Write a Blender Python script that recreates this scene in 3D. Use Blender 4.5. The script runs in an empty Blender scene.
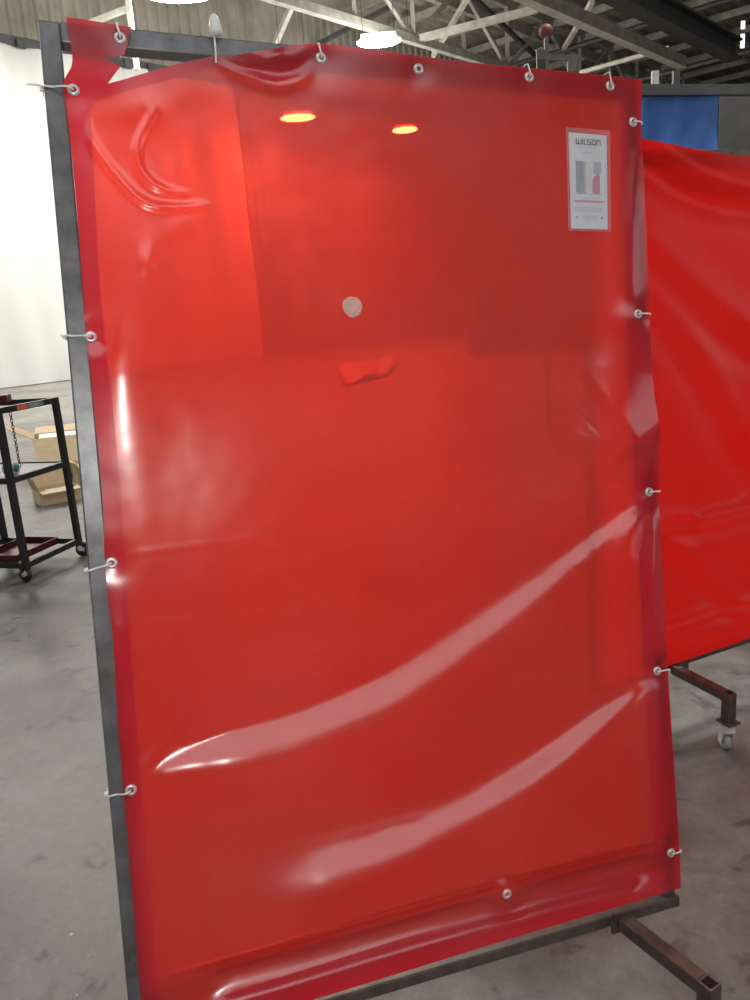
import bpy, bmesh, math, random
import numpy as np
from mathutils import Vector, Matrix, geometry, noise

random.seed(7)
scene = bpy.context.scene
COL = scene.collection
PI = math.pi

# ------------------------------------------------------------------ camera
F = 791.0                       # focal length in pixels of the 750 x 1000 frame
CAMH = 1.52
HC, SL = 310.0, -0.075          # horizon height at the centre column and its slope
g = np.array([-SL, 1.0, (500 - HC) / F]); g /= np.linalg.norm(g)
up = -g
ez = np.array([0, 0, 1.0])
YW = ez - ez.dot(up) * up; YW /= np.linalg.norm(YW)
XW = np.cross(YW, up)
TM = np.stack([XW, YW, up])     # camera coords (x right, y down, z ahead) -> world
CAM = np.array([0, 0, CAMH])

def ray(px, py):
    d = TM @ np.array([(px - 375) / F, (py - 500) / F, 1.0])
    return d

def on_z(px, py, z):
    d = ray(px, py)
    return Vector(CAM + d * ((z - CAMH) / d[2]))

def on_plane(px, py, p0, n):
    d = ray(px, py)
    return Vector(CAM + d * (np.dot(np.array(p0) - CAM, n) / np.dot(d, n)))

def at_dist(px, py, dist):
    d = ray(px, py)
    return Vector(CAM + d * (dist / math.hypot(d[0], d[1])))

cam_data = bpy.data.cameras.new('camera')
cam_data.sensor_fit = 'VERTICAL'
cam_data.sensor_height = 32.0
cam_data.lens = F / 1000 * 32.0
cam_data.clip_start = 0.02
cam_data.clip_end = 400
cam = bpy.data.objects.new('camera', cam_data)
COL.objects.link(cam)
r_ = TM @ np.array([1, 0, 0.]); u_ = TM @ np.array([0, -1., 0]); b_ = TM @ np.array([0, 0, -1.])
M = Matrix.Identity(4)
for i in range(3):
    M[i][0] = r_[i]; M[i][1] = u_[i]; M[i][2] = b_[i]; M[i][3] = CAM[i]
cam.matrix_world = M
scene.camera = cam

# ------------------------------------------------------------------ materials
def new_mat(name):
    m = bpy.data.materials.new(name)
    m.use_nodes = True
    nt = m.node_tree
    nt.nodes.clear()
    out = nt.nodes.new('ShaderNodeOutputMaterial')
    return m, nt, out

def link(nt, a, b):
    nt.links.new(a, b)

def noise_node(nt, scale, detail=4, rough=.55, vec=None, dist=0):
    n = nt.nodes.new('ShaderNodeTexNoise')
    n.inputs['Scale'].default_value = scale
    n.inputs['Detail'].default_value = detail
    n.inputs['Roughness'].default_value = rough
    n.inputs['Distortion'].default_value = dist
    if vec is not None:
        link(nt, vec, n.inputs['Vector'])
    return n

def ramp(nt, src, stops):
    r = nt.nodes.new('ShaderNodeValToRGB')
    els = r.color_ramp.elements
    while len(els) < len(stops):
        els.new(.5)
    for e, (p, c) in zip(els, stops):
        e.position = p
        e.color = (c, c, c, 1) if isinstance(c, (int, float)) else (*c, 1)
    link(nt, src, r.inputs['Fac'])
    return r

def coords(nt):
    return nt.nodes.new('ShaderNodeTexCoord').outputs['Object']

def mix_rgb(nt, fac, a, b):
    n = nt.nodes.new('ShaderNodeMix'); n.data_type = 'RGBA'
    if isinstance(fac, (int, float)): n.inputs['Factor'].default_value = fac
    else: link(nt, fac, n.inputs['Factor'])
    for s, v in ((6, a), (7, b)):
        if isinstance(v, tuple): n.inputs[s].default_value = (*v, 1)
        else: link(nt, v, n.inputs[s])
    return n.outputs[2]

def simple(name, col, rough=.5, metal=0., var=.25, scale=14., bump=0., spec=.5, emit=None):
    m, nt, out = new_mat(name)
    p = nt.nodes.new('ShaderNodeBsdfPrincipled')
    c = coords(nt)
    n = noise_node(nt, scale, 5, .6, c)
    lo = tuple(x * (1 - var) for x in col); hi = tuple(min(1, x * (1 + var)) for x in col)
    r = ramp(nt, n.outputs['Fac'], [(.3, lo), (.7, hi)])
    link(nt, r.outputs['Color'], p.inputs['Base Color'])
    p.inputs['Roughness'].default_value = rough
    p.inputs['Metallic'].default_value = metal
    p.inputs['Specular IOR Level'].default_value = spec
    if bump:
        b = nt.nodes.new('ShaderNodeBump'); b.inputs['Strength'].default_value = bump
        b.inputs['Distance'].default_value = .002
        link(nt, n.outputs['Fac'], b.inputs['Height']); link(nt, b.outputs['Normal'], p.inputs['Normal'])
    if emit:
        p.inputs['Emission Color'].default_value = (*emit[0], 1)
        p.inputs['Emission Strength'].default_value = emit[1]
    link(nt, p.outputs[0], out.inputs[0])
    return m

def film_mat(name, trans_col, body_col, opacity, transl=.45, rough=.17, dusty=.12, edge=.05):
    """Clear red PVC film: part of the light passes straight, part is scattered red, the skin is glossy."""
    m, nt, out = new_mat(name)
    c = coords(nt)
    tr = nt.nodes.new('ShaderNodeBsdfTransparent'); tr.inputs[0].default_value = (*trans_col, 1)
    df = nt.nodes.new('ShaderNodeBsdfDiffuse')
    tl = nt.nodes.new('ShaderNodeBsdfTranslucent'); tl.inputs[0].default_value = (*body_col, 1)
    n1 = noise_node(nt, 2.6, 2.5, .5, c, .2)
    n2 = noise_node(nt, 60, 3, .6, c)
    r1 = ramp(nt, n1.outputs['Fac'], [(.25, 0.), (.75, dusty)])
    grey = mix_rgb(nt, r1.outputs['Color'], body_col, (.62, .5, .47))
    fine = ramp(nt, n2.outputs['Fac'], [(.35, .93), (.65, 1.)])
    mul = nt.nodes.new('ShaderNodeMix'); mul.data_type = 'RGBA'; mul.blend_type = 'MULTIPLY'
    mul.inputs['Factor'].default_value = 1
    link(nt, grey, mul.inputs[6]); link(nt, fine.outputs['Color'], mul.inputs[7])
    link(nt, mul.outputs[2], df.inputs[0])
    m1 = nt.nodes.new('ShaderNodeMixShader'); m1.inputs[0].default_value = transl
    link(nt, df.outputs[0], m1.inputs[1]); link(nt, tl.outputs[0], m1.inputs[2])
    m2 = nt.nodes.new('ShaderNodeMixShader'); m2.inputs[0].default_value = opacity
    link(nt, tr.outputs[0], m2.inputs[1]); link(nt, m1.outputs[0], m2.inputs[2])
    gl = nt.nodes.new('ShaderNodeBsdfGlossy'); gl.inputs[0].default_value = (1, 1, 1, 1)
    rr = ramp(nt, n1.outputs['Fac'], [(.2, rough * .88), (.8, rough * 1.12)])
    rr.color_ramp.interpolation = 'EASE'; r1.color_ramp.interpolation = 'EASE'
    link(nt, rr.outputs['Color'], gl.inputs['Roughness'])
    lw = nt.nodes.new('ShaderNodeLayerWeight'); lw.inputs['Blend'].default_value = .5
    pw = nt.nodes.new('ShaderNodeMath'); pw.operation = 'POWER'; pw.inputs[1].default_value = 5
    link(nt, lw.outputs['Facing'], pw.inputs[0])
    ma = nt.nodes.new('ShaderNodeMath'); ma.operation = 'MULTIPLY_ADD'; ma.inputs[1].default_value = .9; ma.inputs[2].default_value = edge
    link(nt, pw.outputs[0], ma.inputs[0])
    m3 = nt.nodes.new('ShaderNodeMixShader')
    link(nt, ma.outputs[0], m3.inputs[0]); link(nt, m2.outputs[0], m3.inputs[1]); link(nt, gl.outputs[0], m3.inputs[2])
    link(nt, m3.outputs[0], out.inputs[0])
    return m

def emitter(name, col, s):
    m, nt, out = new_mat(name)
    e = nt.nodes.new('ShaderNodeEmission'); e.inputs[0].default_value = (*col, 1); e.inputs[1].default_value = s
    link(nt, e.outputs[0], out.inputs[0])
    return m

def concrete():
    m, nt, out = new_mat('polished_concrete')
    p = nt.nodes.new('ShaderNodeBsdfPrincipled')
    c = coords(nt)
    big = noise_node(nt, .55, 5, .6, c, .6)
    mid = noise_node(nt, 2.6, 8, .66, c, .8)
    fin = noise_node(nt, 38, 4, .6, c)
    base = ramp(nt, mid.outputs['Fac'], [(.28, (.105, .099, .086)), (.5, (.215, .207, .188)), (.74, (.32, .31, .285))])
    bg = ramp(nt, big.outputs['Fac'], [(.35, .62), (.6, 1.0)])
    a = nt.nodes.new('ShaderNodeMix'); a.data_type = 'RGBA'; a.blend_type = 'MULTIPLY'; a.inputs['Factor'].default_value = 1
    link(nt, base.outputs['Color'], a.inputs[6]); link(nt, bg.outputs['Color'], a.inputs[7])
    fr = ramp(nt, fin.outputs['Fac'], [(.3, .86), (.7, 1.06)])
    b = nt.nodes.new('ShaderNodeMix'); b.data_type = 'RGBA'; b.blend_type = 'MULTIPLY'; b.inputs['Factor'].default_value = 1
    link(nt, a.outputs[2], b.inputs[6]); link(nt, fr.outputs['Color'], b.inputs[7])
    # dark oily blotches and streaks
    st = noise_node(nt, 5.5, 4, .5, c, 1.6)
    sr = ramp(nt, st.outputs['Fac'], [(.60, 0.), (.69, .7)])
    d = mix_rgb(nt, sr.outputs['Color'], b.outputs[2], (.075, .07, .062))
    # pale flecks of paint
    vo = nt.nodes.new('ShaderNodeTexVoronoi'); vo.inputs['Scale'].default_value = 11
    vo.inputs['Randomness'].default_value = 1
    link(nt, c, vo.inputs['Vector'])
    vr = ramp(nt, vo.outputs['Distance'], [(.035, 1.), (.065, 0.)])
    gate = noise_node(nt, 1.7, 2, .5, c)
    gr = ramp(nt, gate.outputs['Fac'], [(.5, 0.), (.56, .8)])
    mm = nt.nodes.new('ShaderNodeMath'); mm.operation = 'MULTIPLY'
    link(nt, vr.outputs['Color'], mm.inputs[0]); link(nt, gr.outputs['Color'], mm.inputs[1])
    e = mix_rgb(nt, mm.outputs[0], d, (.6, .6, .57))
    link(nt, e, p.inputs['Base Color'])
    rg = ramp(nt, mid.outputs['Fac'], [(.3, .36), (.7, .6)])
    link(nt, rg.outputs['Color'], p.inputs['Roughness'])
    p.inputs['Specular IOR Level'].default_value = .3
    bp = nt.nodes.new('ShaderNodeBump'); bp.inputs['Strength'].default_value = .25; bp.inputs['Distance'].default_value = .003
    link(nt, mid.outputs['Fac'], bp.inputs['Height']); link(nt, bp.outputs['Normal'], p.inputs['Normal'])
    link(nt, p.outputs[0], out.inputs[0])
    return m

MAT = {}
MAT['film'] = film_mat('red_film', (.80, .040, .014), (.90, .034, .025), .58, rough=.23, dusty=.12, edge=.058)
MAT['hem'] = film_mat('red_film_double', (.55, .003, .013), (.72, .011, .028), .72, rough=.23)
MAT['film2'] = film_mat('red_film_second', (.8, .015, .008), (.92, .014, .010), .78, rough=.33, dusty=.06, edge=.008)
MAT['steel'] = simple('dark_mill_steel', (.15, .153, .16), .38, .4, .35, 22, .15)
MAT['brown_steel'] = simple('brown_weathered_steel', (.105, .08, .068), .48, .45, .4, 25, .2)
MAT['zinc'] = simple('zinc_plated_steel', (.68, .68, .66), .32, .55, .15, 30)
MAT['nylon'] = simple('clear_nylon', (.82, .82, .80), .3, 0, .06, 30)
MAT['rubber'] = simple('black_rubber', (.018, .018, .02), .5, 0, .2, 20)
MAT['caster_plastic'] = simple('grey_polymer', (.33, .34, .33), .4, 0, .2, 20)
MAT['paper'] = simple('label_paper', (.84, .88, .94), .6, 0, .04, 30)
MAT['ink'] = simple('dark_ink', (.07, .085, .11), .6, 0, .05)
MAT['ink_grey'] = simple('grey_ink', (.36, .41, .47), .6, 0, .08)
MAT['ink_pale'] = simple('pale_grey_ink', (.50, .55, .61), .6, 0, .05)
MAT['ink_pink'] = simple('pink_ink', (.72, .25, .36), .6, 0, .08)
MAT['concrete'] = concrete()
MAT['black_paint'] = simple('black_paint', (.02, .019, .019), .42, .1, .3, 25)
MAT['rim_grey'] = simple('grey_sticker', (.2, .23, .22), .5)
MAT['orange'] = simple('orange_sticker', (.62, .12, .04), .5)
MAT['cardboard'] = simple('cardboard', (.68, .53, .33), .8, 0, .1, 9)
MAT['cardboard_in'] = simple('cardboard_inside', (.46, .34, .2), .85, 0, .1, 9)
MAT['white_sheet_paper'] = simple('white_paper', (.8, .8, .78), .7, 0, .04)
MAT['teal'] = simple('teal_plastic', (.015, .2, .18), .5)
MAT['tape_white'] = simple('white_tape', (.75, .76, .74), .55, 0, .05)
MAT['maroon'] = simple('maroon_paint', (.075, .008, .012), .45, .1, .3)
MAT['blue'] = simple('blue_tarp', (.05, .17, .52), .55, 0, .25, 1.4)
MAT['beam'] = simple('pale_grey_steel_paint', (.55, .53, .47), .6, 0, .25, 3)
MAT['beam_dark'] = simple('dark_steel_paint', (.06, .06, .062), .55, 0, .35, 3)
MAT['beam_mid'] = simple('dusty_steel_paint', (.36, .345, .30), .65, 0, .3, 3)
MAT['beam_col'] = simple('grey_column_paint', (.06, .06, .058), .6, 0, .2, 3)
MAT['beam_col2'] = simple('dusty_grey_paint', (.2, .2, .18), .6, 0, .2, 3)
MAT['housing'] = simple('white_enamel', (.75, .75, .72), .4)
MAT['lamp'] = emitter('lamp_glass', (1.0, .97, .90), 55.)
MAT['pane'] = emitter('daylit_pane', (.9, .95, 1.0), 1.4)
MAT['rooflight'] = emitter('rooflight_pane', (.96, .98, 1.0), 2.7)  # glow of the added roof panes, out of view
MAT['side_pane'] = emitter('side_window_pane', (.9, .95, 1.0), 2.2)  # glow of the added right-wall panes, out of view
MAT['plate'] = simple('grey_shelf_plate', (.11, .115, .115), .35)
MAT['alarm_red'] = simple('faded_red_paint', (.22, .06, .05), .6)
MAT['machine'] = simple('dark_machine_paint', (.05, .055, .05), .5, 0, .4, 6)
MAT['bench'] = simple('pale_tarp', (.33, .31, .29), .4, 0, .2, 4)
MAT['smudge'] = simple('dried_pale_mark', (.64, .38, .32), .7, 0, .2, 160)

def siding(name, col, scale, axis_vec):
    m, nt, out = new_mat(name)
    p = nt.nodes.new('ShaderNodeBsdfPrincipled'); p.inputs['Roughness'].default_value = .7
    c = coords(nt)
    n = noise_node(nt, .8, 5, .6, c)
    r = ramp(nt, n.outputs['Fac'], [(.3, tuple(x * .7 for x in col)), (.7, tuple(x * 1.2 for x in col))])
    link(nt, r.outputs['Color'], p.inputs['Base Color'])
    link(nt, p.outputs[0], out.inputs[0])
    return m
MAT['siding'] = siding('brown_siding', (.30, .275, .23), 1, None)
MAT['deck'] = siding('roof_deck', (.34, .31, .265), 1, None)

def sheeting():
    m, nt, out = new_mat('white_plastic_sheeting')
    p = nt.nodes.new('ShaderNodeBsdfPrincipled'); p.inputs['Roughness'].default_value = .4
    c = coords(nt)
    n = noise_node(nt, .5, 4, .5, c)
    r = ramp(nt, n.outputs['Fac'], [(.3, (.82, .84, .82)), (.7, (.9, .91, .89))])
    link(nt, r.outputs['Color'], p.inputs['Base Color'])
    tl = nt.nodes.new('ShaderNodeBsdfTranslucent'); tl.inputs[0].default_value = (.85, .87, .85, 1)
    mx = nt.nodes.new('ShaderNodeMixShader'); mx.inputs[0].default_value = .35
    link(nt, p.outputs[0], mx.inputs[1]); link(nt, tl.outputs[0], mx.inputs[2])
    link(nt, mx.outputs[0], out.inputs[0])
    return m
MAT['sheeting'] = sheeting()

# ------------------------------------------------------------------ mesh helpers
class MB:
    """Collects shapes (world coordinates) and links them as one mesh object."""
    def __init__(self):
        self.v = []; self.f = []; self.mi = []; self.sm = []
    def add(self, vs, fs, mi=0, smooth=False):
        o = len(self.v)
        self.v += [Vector(p) for p in vs]
        for f in fs:
            self.f.append([i + o for i in f]); self.mi.append(mi); self.sm.append(smooth)
        return self
    def bm(self, b, mi=0, smooth=False):
        b.verts.index_update()
        self.add([v.co.copy() for v in b.verts], [[v.index for v in f.verts] for f in b.faces], mi, smooth)
        b.free(); return self
    def box(self, c, size, R=None, bev=0., mi=0):
        b = bmesh.new(); bmesh.ops.create_cube(b, size=1)
        for v in b.verts: v.co = Vector((v.co.x * size[0], v.co.y * size[1], v.co.z * size[2]))
        if bev: bmesh.ops.bevel(b, geom=b.edges[:], offset=bev, segments=2, affect='EDGES', profile=.5)
        mt = Matrix.Translation(Vector(c)) @ (R.to_4x4() if R is not None else Matrix.Identity(4))
        b.transform(mt); return self.bm(b, mi)
    def bar(self, p, q, w, h=None, upv=(0, 0, 1), bev=0., mi=0, ext=0.):
        """rectangular bar from p to q, w across, h along upv"""
        h = w if h is None else h
        p = Vector(p); q = Vector(q); d = (q - p); L = d.length; d.normalize()
        upv = Vector(upv); s = d.cross(upv)
        if s.length < 1e-4: s = d.cross(Vector((1, 0, 0)))
        s.normalize(); t = s.cross(d)
        R = Matrix((s, d, t)).transposed()
        return self.box((p + q) / 2, (w, L + 2 * ext, h), R, bev, mi)
    def cyl(self, p, q, r, r2=None, n=20, mi=0, caps=True):
        p = Vector(p); q = Vector(q); d = (q - p).normalized()
        s = d.orthogonal().normalized(); t = d.cross(s); r2 = r if r2 is None else r2
        vs = []
        for k in range(n):
            a = 2 * PI * k / n; o = s * math.cos(a) + t * math.sin(a)
            vs += [p + o * r, q + o * r2]
        fs = [[2 * k, 2 * ((k + 1) % n), 2 * ((k + 1) % n) + 1, 2 * k + 1] for k in range(n)]
        self.add(vs, fs, mi, True)
        if caps:
            self.add(vs, [[2 * k for k in range(n)][::-1], [2 * k + 1 for k in range(n)]], mi, False)
        return self
    def lathe(self, c, axis, prof, n=24, mi=0):
        """prof: (radius, height along axis)"""
        c = Vector(c); d = Vector(axis).normalized(); s = d.orthogonal().normalized(); t = d.cross(s)
        vs = []
        for (r, h) in prof:
            for k in range(n):
                a = 2 * PI * k / n
                vs.append(c + d * h + (s * math.cos(a) + t * math.sin(a)) * r)
        fs = []
        for i in range(len(prof) - 1):
            for k in range(n):
                fs.append([i * n + k, i * n + (k + 1) % n, (i + 1) * n + (k + 1) % n, (i + 1) * n + k])
        return self.add(vs, fs, mi, True)
    def sweep(self, pts, w, h, n=8, upv=(0, 0, 1), mi=0, closed=False, taper=None):
        """elliptic tube along pts: w = half width across, h = half thickness along upv"""
        pts = [Vector(p) for p in pts]; N = len(pts); vs = []
        for i, p in enumerate(pts):
            a = pts[(i - 1) % N] if (closed or i > 0) else p
            b = pts[(i + 1) % N] if (closed or i < N - 1) else p
            d = (b - a).normalized(); U = Vector(upv)
            s = d.cross(U)
            if s.length < 1e-3: s = d.orthogonal()
            s.normalize(); t = s.cross(d)
            k = 1 if taper is None else taper(i / (N - 1))
            for j in range(n):
                ang = 2 * PI * j / n
                vs.append(p + s * (math.cos(ang) * w * k) + t * (math.sin(ang) * h * k))
        fs = []
        for i in range(N if closed else N - 1):
            i2 = (i + 1) % N
            for j in range(n):
                fs.append([i * n + j, i * n + (j + 1) % n, i2 * n + (j + 1) % n, i2 * n + j])
        self.add(vs, fs, mi, True)
        if not closed:
            self.add(vs, [list(range(n))[::-1], [(N - 1) * n + j for j in range(n)]], mi, False)
        return self
    def build(self, name, mats, parent=None, **props):
        if not isinstance(mats, (list, tuple)): mats = [mats]
        org = Vector(parent_origin(parent)) if parent is not None else None
        if org is None:
            lo = Vector([min(v[i] for v in self.v) for i in range(3)]); hi = Vector([max(v[i] for v in self.v) for i in range(3)])
            org = Vector(((lo.x + hi.x) / 2, (lo.y + hi.y) / 2, lo.z))
        me = bpy.data.meshes.new(name)
        me.from_pydata([v - org for v in self.v], [], self.f)
        for m in mats: me.materials.append(m)
        for p, mi, sm in zip(me.polygons, self.mi, self.sm):
            p.material_index = mi; p.use_smooth = sm
        me.update()
        b = bmesh.new(); b.from_mesh(me); bmesh.ops.recalc_face_normals(b, faces=b.faces[:]); b.to_mesh(me); b.free()
        o = bpy.data.objects.new(name, me); COL.objects.link(o)
        if parent is None: o.location = org
        else: o.parent = parent
        for k, v in props.items(): o[k] = v
        return o

def parent_origin(o):
    p = Vector((0, 0, 0))
    while o is not None:
        p += o.location; o = o.parent
    return p

def thing(name, label, cat, loc, group=None):
    o = bpy.data.objects.new(name, None); COL.objects.link(o)
    o.empty_display_size = .1
    o.location = loc; o['label'] = label; o['category'] = cat
    if group: o['group'] = group
    return o

def copy_tree(o, parent=None):
    c = o.copy(); COL.objects.link(c); c.parent = parent
    for ch in list(o.children): copy_tree(ch, c)
    return c

def catmull(pts, step):
    out = []
    n = len(pts); P = [np.array(p, float) for p in pts]
    for i in range(n - 1):
        p0 = P[max(i - 1, 0)]; p1 = P[i]; p2 = P[i + 1]; p3 = P[min(i + 2, n - 1)]
        k = max(1, int(np.linalg.norm(p2 - p1) / step))
        for j in range(k):
            t = j / k
            out.append(.5 * ((2 * p1) + (-p0 + p2) * t + (2 * p0 - 5 * p1 + 4 * p2 - p3) * t * t + (-p0 + 3 * p1 - 3 * p2 + p3) * t ** 3))
    out.append(P[-1])
    return out

# ------------------------------------------------------------------ the setting
d1 = ray(1118, HC + SL * (1118 - 375)); d1[2] = 0; d1 /= np.linalg.norm(d1)
D1 = Vector(d1); D2 = Vector((-D1.y, D1.x, 0))          # hall axes (D2 points left and ahead)
ROOF = 14.0
A0 = on_z(30, 385, 0)                                     # foot of the white sheeting
a1 = A0.dot(D1); a2 = A0.dot(D2)
def hall(s, t, z=0):                                      # s along D1, t along D2
    return D1 * s + D2 * t + Vector((0, 0, z))
S0, S1 = -22., 62.
T0, T1 = -16., a2 + .45

fl = MB(); fl.add([hall(S0, T0), hall(S1, T0), hall(S1, T1), hall(S0, T1)], [[0, 1, 2, 3]])
fl.add([hall(S0, T0, -.2), hall(S1, T0, -.2), hall(S1, T1, -.2), hall(S0, T1, -.2)], [[0, 1, 2, 3]])
floor = fl.build('floor', MAT['concrete']); floor['kind'] = 'structure'

def ribbed(p, q, z0, z1, depth, pitch, nrm):
    """ribbed metal siding between two floor points"""
    mb = MB(); L = (q - p).length; d = (q - p).normalized(); n = int(L / pitch); vs = []
    pr = []
    for i in range(n + 1):
        for k, off in ((0, 0), (.42, 0), (.55, depth), (.87, depth)):
            x = (i + k) * pitch
            if x <= L: pr.append((x, off))
    for x, off in pr:
        vs.append(p + d * x + nrm * off + Vector((0, 0, z0))); vs.append(p + d * x + nrm * off + Vector((0, 0, z1)))
    fs = [[2 * i, 2 * i + 2, 2 * i + 3, 2 * i + 1] for i in range(len(pr) - 1)]
    mb.add(vs, fs); return mb
w = ribbed(hall(S0, T1), hall(S1, T1), 0, ROOF, .08, .45, -D2).build('wall_left', MAT['siding']); w['kind'] = 'structure'
w = ribbed(hall(S1, T1), hall(S1, T0), 0, ROOF, .08, .45, -D1).build('wall_back', MAT['siding']); w['kind'] = 'structure'

w = ribbed(hall(S0, T0), hall(S1, T0), 0, ROOF, .08, .45, D2).build('wall_right', MAT['siding']); w['kind'] = 'structure'
# unseen glowing windows added to the right wall for sheen on the film edge
for k in range(4):
    mb = MB(); mb.bar(hall(6.5 + k * 4.6, T0 + .14, 4.6), hall(10.5 + k * 4.6, T0 + .14, 4.6), .06, 5.6)
    mb.build('window_%d' % (k + 11), MAT['side_pane'])['kind'] = 'structure'
    fr = MB()
    for j in range(5): fr.bar(hall(6.5 + k * 4.6 + j, T0 + .2, 1.8), hall(6.5 + k * 4.6 + j, T0 + .2, 7.4), .06, .06, (1, 0, 0))
    for j in range(4): fr.bar(hall(6.5 + k * 4.6, T0 + .2, 1.8 + j * 1.867), hall(10.5 + k * 4.6, T0 + .2, 1.8 + j * 1.867), .06, .06)
    fr.build('window_frame_%d' % (k + 11), MAT['beam_dark'])['kind'] = 'structure'
# roof deck: ribs along D1
mb = MB(); pitch = .6; n = int((T1 - T0) / pitch); vs = []; pr = []
for i in range(n + 1):
    for k, off in ((0, 0), (.4, 0), (.55, .12), (.85, .12)):
        pr.append((T0 + (i + k) * pitch, off))
for t, off in pr:
    vs += [hall(S0, t, ROOF + off), hall(S1, t, ROOF + off)]
mb.add(vs, [[2 * i, 2 * i + 1, 2 * i + 3, 2 * i + 2] for i in range(len(pr) - 1)])
w = mb.build('ceiling', MAT['deck']); w['kind'] = 'structure'

# white plastic sheeting: hangs from a rail on the left wall
s_end = None
e = on_plane(258, 330, A0, np.array(D2)); s_end = e.dot(D1)
top = on_plane(30, 50, A0, np.array(D2)).z
mb = MB(); S = np.linspace(S0 + 4, s_end, 220); Z = np.linspace(.0, top, 26); vs = []
for i, s in enumerate(S):
    for z in Z:
        k = .09 * math.sin(s * 2.1 + .6 * math.sin(s * .7)) + .05 * math.sin(s * 5.3 + z * .3)
        k += .10 * noise.noise(Vector((s * .35, z * .3, 2)))
        vs.append(hall(s, a2 - .16 + k, z + (.0 if z > .1 else .02)))
nz = len(Z)
mb.add(vs, [[i * nz + j, (i + 1) * nz + j, (i + 1) * nz + j + 1, i * nz + j + 1] for i in range(len(S) - 1) for j in range(nz - 1)], 0, True)
sh = thing('plastic_sheeting', 'tall white plastic sheeting curtain hanging behind the black cart', 'plastic sheeting', hall((S0 + s_end) / 2, a2, 0))
mb.build('sheet', MAT['sheeting'], sh)
mb = MB(); mb.bar(hall(S0 + 4, a2 - .1, top + .12), hall(S1 - 20, a2 - .1, top + .12), .22, .25)
for k in range(60):
    s = S0 + 6 + k * .9
    if s < s_end + 6: mb.box(hall(s, a2 - .25, top + .05), (.3, .18, .22), Matrix.Rotation(math.atan2(D1.y, D1.x), 3, 'Z'))
mb.build('hanging_rail', MAT['beam_dark'], sh)

# ------------------------------------------------------------------ roof steel
def truss(px, py, zb, depth, panels, wid, mat, label, s0=None, s1=None):
    p = on_z(px, py, zb); t = p.dot(D2); sc = p.dot(D1)
    s0 = S0 + 1 if s0 is None else s0; s1 = S1 - 1 if s1 is None else s1
    r = bpy.data.objects.new('roof_truss', None); COL.objects.link(r); r.location = hall((s0 + s1) / 2, t, zb)
    r['kind'] = 'structure'; r['label'] = label; r['category'] = 'roof truss'
    MB().bar(hall(s0, t, zb), hall(s1, t, zb), wid, wid * 1.1).build('bottom_chord', mat, r)
    MB().bar(hall(s0, t, zb + depth), hall(s1, t, zb + depth), wid, wid * 1.1).build('top_chord', mat, r)
    web = MB(); k = 0; s = sc
    while s - panels > s0: s -= panels
    while s + panels < s1:
        web.bar(hall(s, t, zb), hall(s, t, zb + depth), wid * .55)
        if k % 2 == 0: web.bar(hall(s, t, zb), hall(s + panels, t, zb + depth), wid * .6)
        else: web.bar(hall(s, t, zb + depth), hall(s + panels, t, zb), wid * .6)
        s += panels; k += 1
    web.build('web', mat, r)
    return t, sc
truss(414, 40, 11.2, 2.5, 3.2, .26, MAT['beam_mid'], 'dusty pale roof truss above the screen')
for (px, py) in ((200, 12), (60, 20)):
    pass

def beam(name, label, px, py, z, w, h, mat, sA, sB, axis=0, cat='steel beam', ibeam=False, rnd=False):
    p = on_z(px, py, z)
    if axis == 0: a, b = hall(sA, p.dot(D2), z), hall(sB, p.dot(D2), z)
    else: a, b = hall(p.dot(D1), sA, z), hall(p.dot(D1), sB, z)
    mb = MB()
    if rnd: mb.cyl(a, b, w / 2, n=12)
    elif ibeam:
        mb.bar(a, b, w, h * .12); mb.bar(a + Vector((0, 0, h)), b + Vector((0, 0, h)), w, h * .12)
        mb.bar(a + Vector((0, 0, h / 2)), b + Vector((0, 0, h / 2)), w * .14, h)
    else: mb.bar(a, b, w, h)
    o = mb.build(name, mat); o['kind'] = 'structure'; o['label'] = label
    if cat: o['category'] = cat
    return o

def span_of(px, py, z, axis):
    p = on_z(px, py, z); return p.dot(D1 if axis == 0 else D2)

# pale round duct and dark crane girder running away to the right
beam('ceiling_beam', 'pale grey beam slanting down above the right end of the red screen', 600, 27, 9.0, .32, .34, MAT['beam'], S0, span_of(692, 60, 9.0, 0))
beam('ceiling_beam', 'dark crane girder across the upper right roof', 665, 25, 8.6, .5, .55, MAT['beam_dark'], S0, span_of(742, 58, 8.6, 0), ibeam=True)
beam('ceiling_beam', 'pale pipe crossing under the pale beam at upper right', 625, 60, 9.4, .16, .16, MAT['beam'], span_of(672, 49, 9.4, 1), span_of(573, 70, 9.4, 1), 1, rnd=True)
beam('ceiling_beam', 'dark pipe crossing above the blue tarpaulin', 690, 67, 9.8, .16, .16, MAT['beam_dark'], T0, T1 - 3, 1, rnd=True)
beam('ceiling_beam', 'dark pipe crossing high in the upper right roof', 590, 42, 12.0, .2, .2, MAT['beam_dark'], T0, T1 - 3, 1, rnd=True)
# purlins under the deck, running across (D2)
for k in range(18):
    s = 6 + k * 3.0
    mb = MB(); mb.bar(hall(s, T0 + 1, 13.6), hall(s, T1 - .5, 13.6), .14, .3)
    o = mb.build('ceiling_beam', MAT['beam_mid']); o['kind'] = 'structure'
for k in range(7):
    t = a2 - 4.5 - k * 5.0
    mb = MB(); mb.bar(hall(S0 + 1, t, 13.2), hall(S1 - 1, t, 13.2), .22, .4)
    o = mb.build('ceiling_beam', MAT['beam_mid']); o['kind'] = 'structure'

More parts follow.
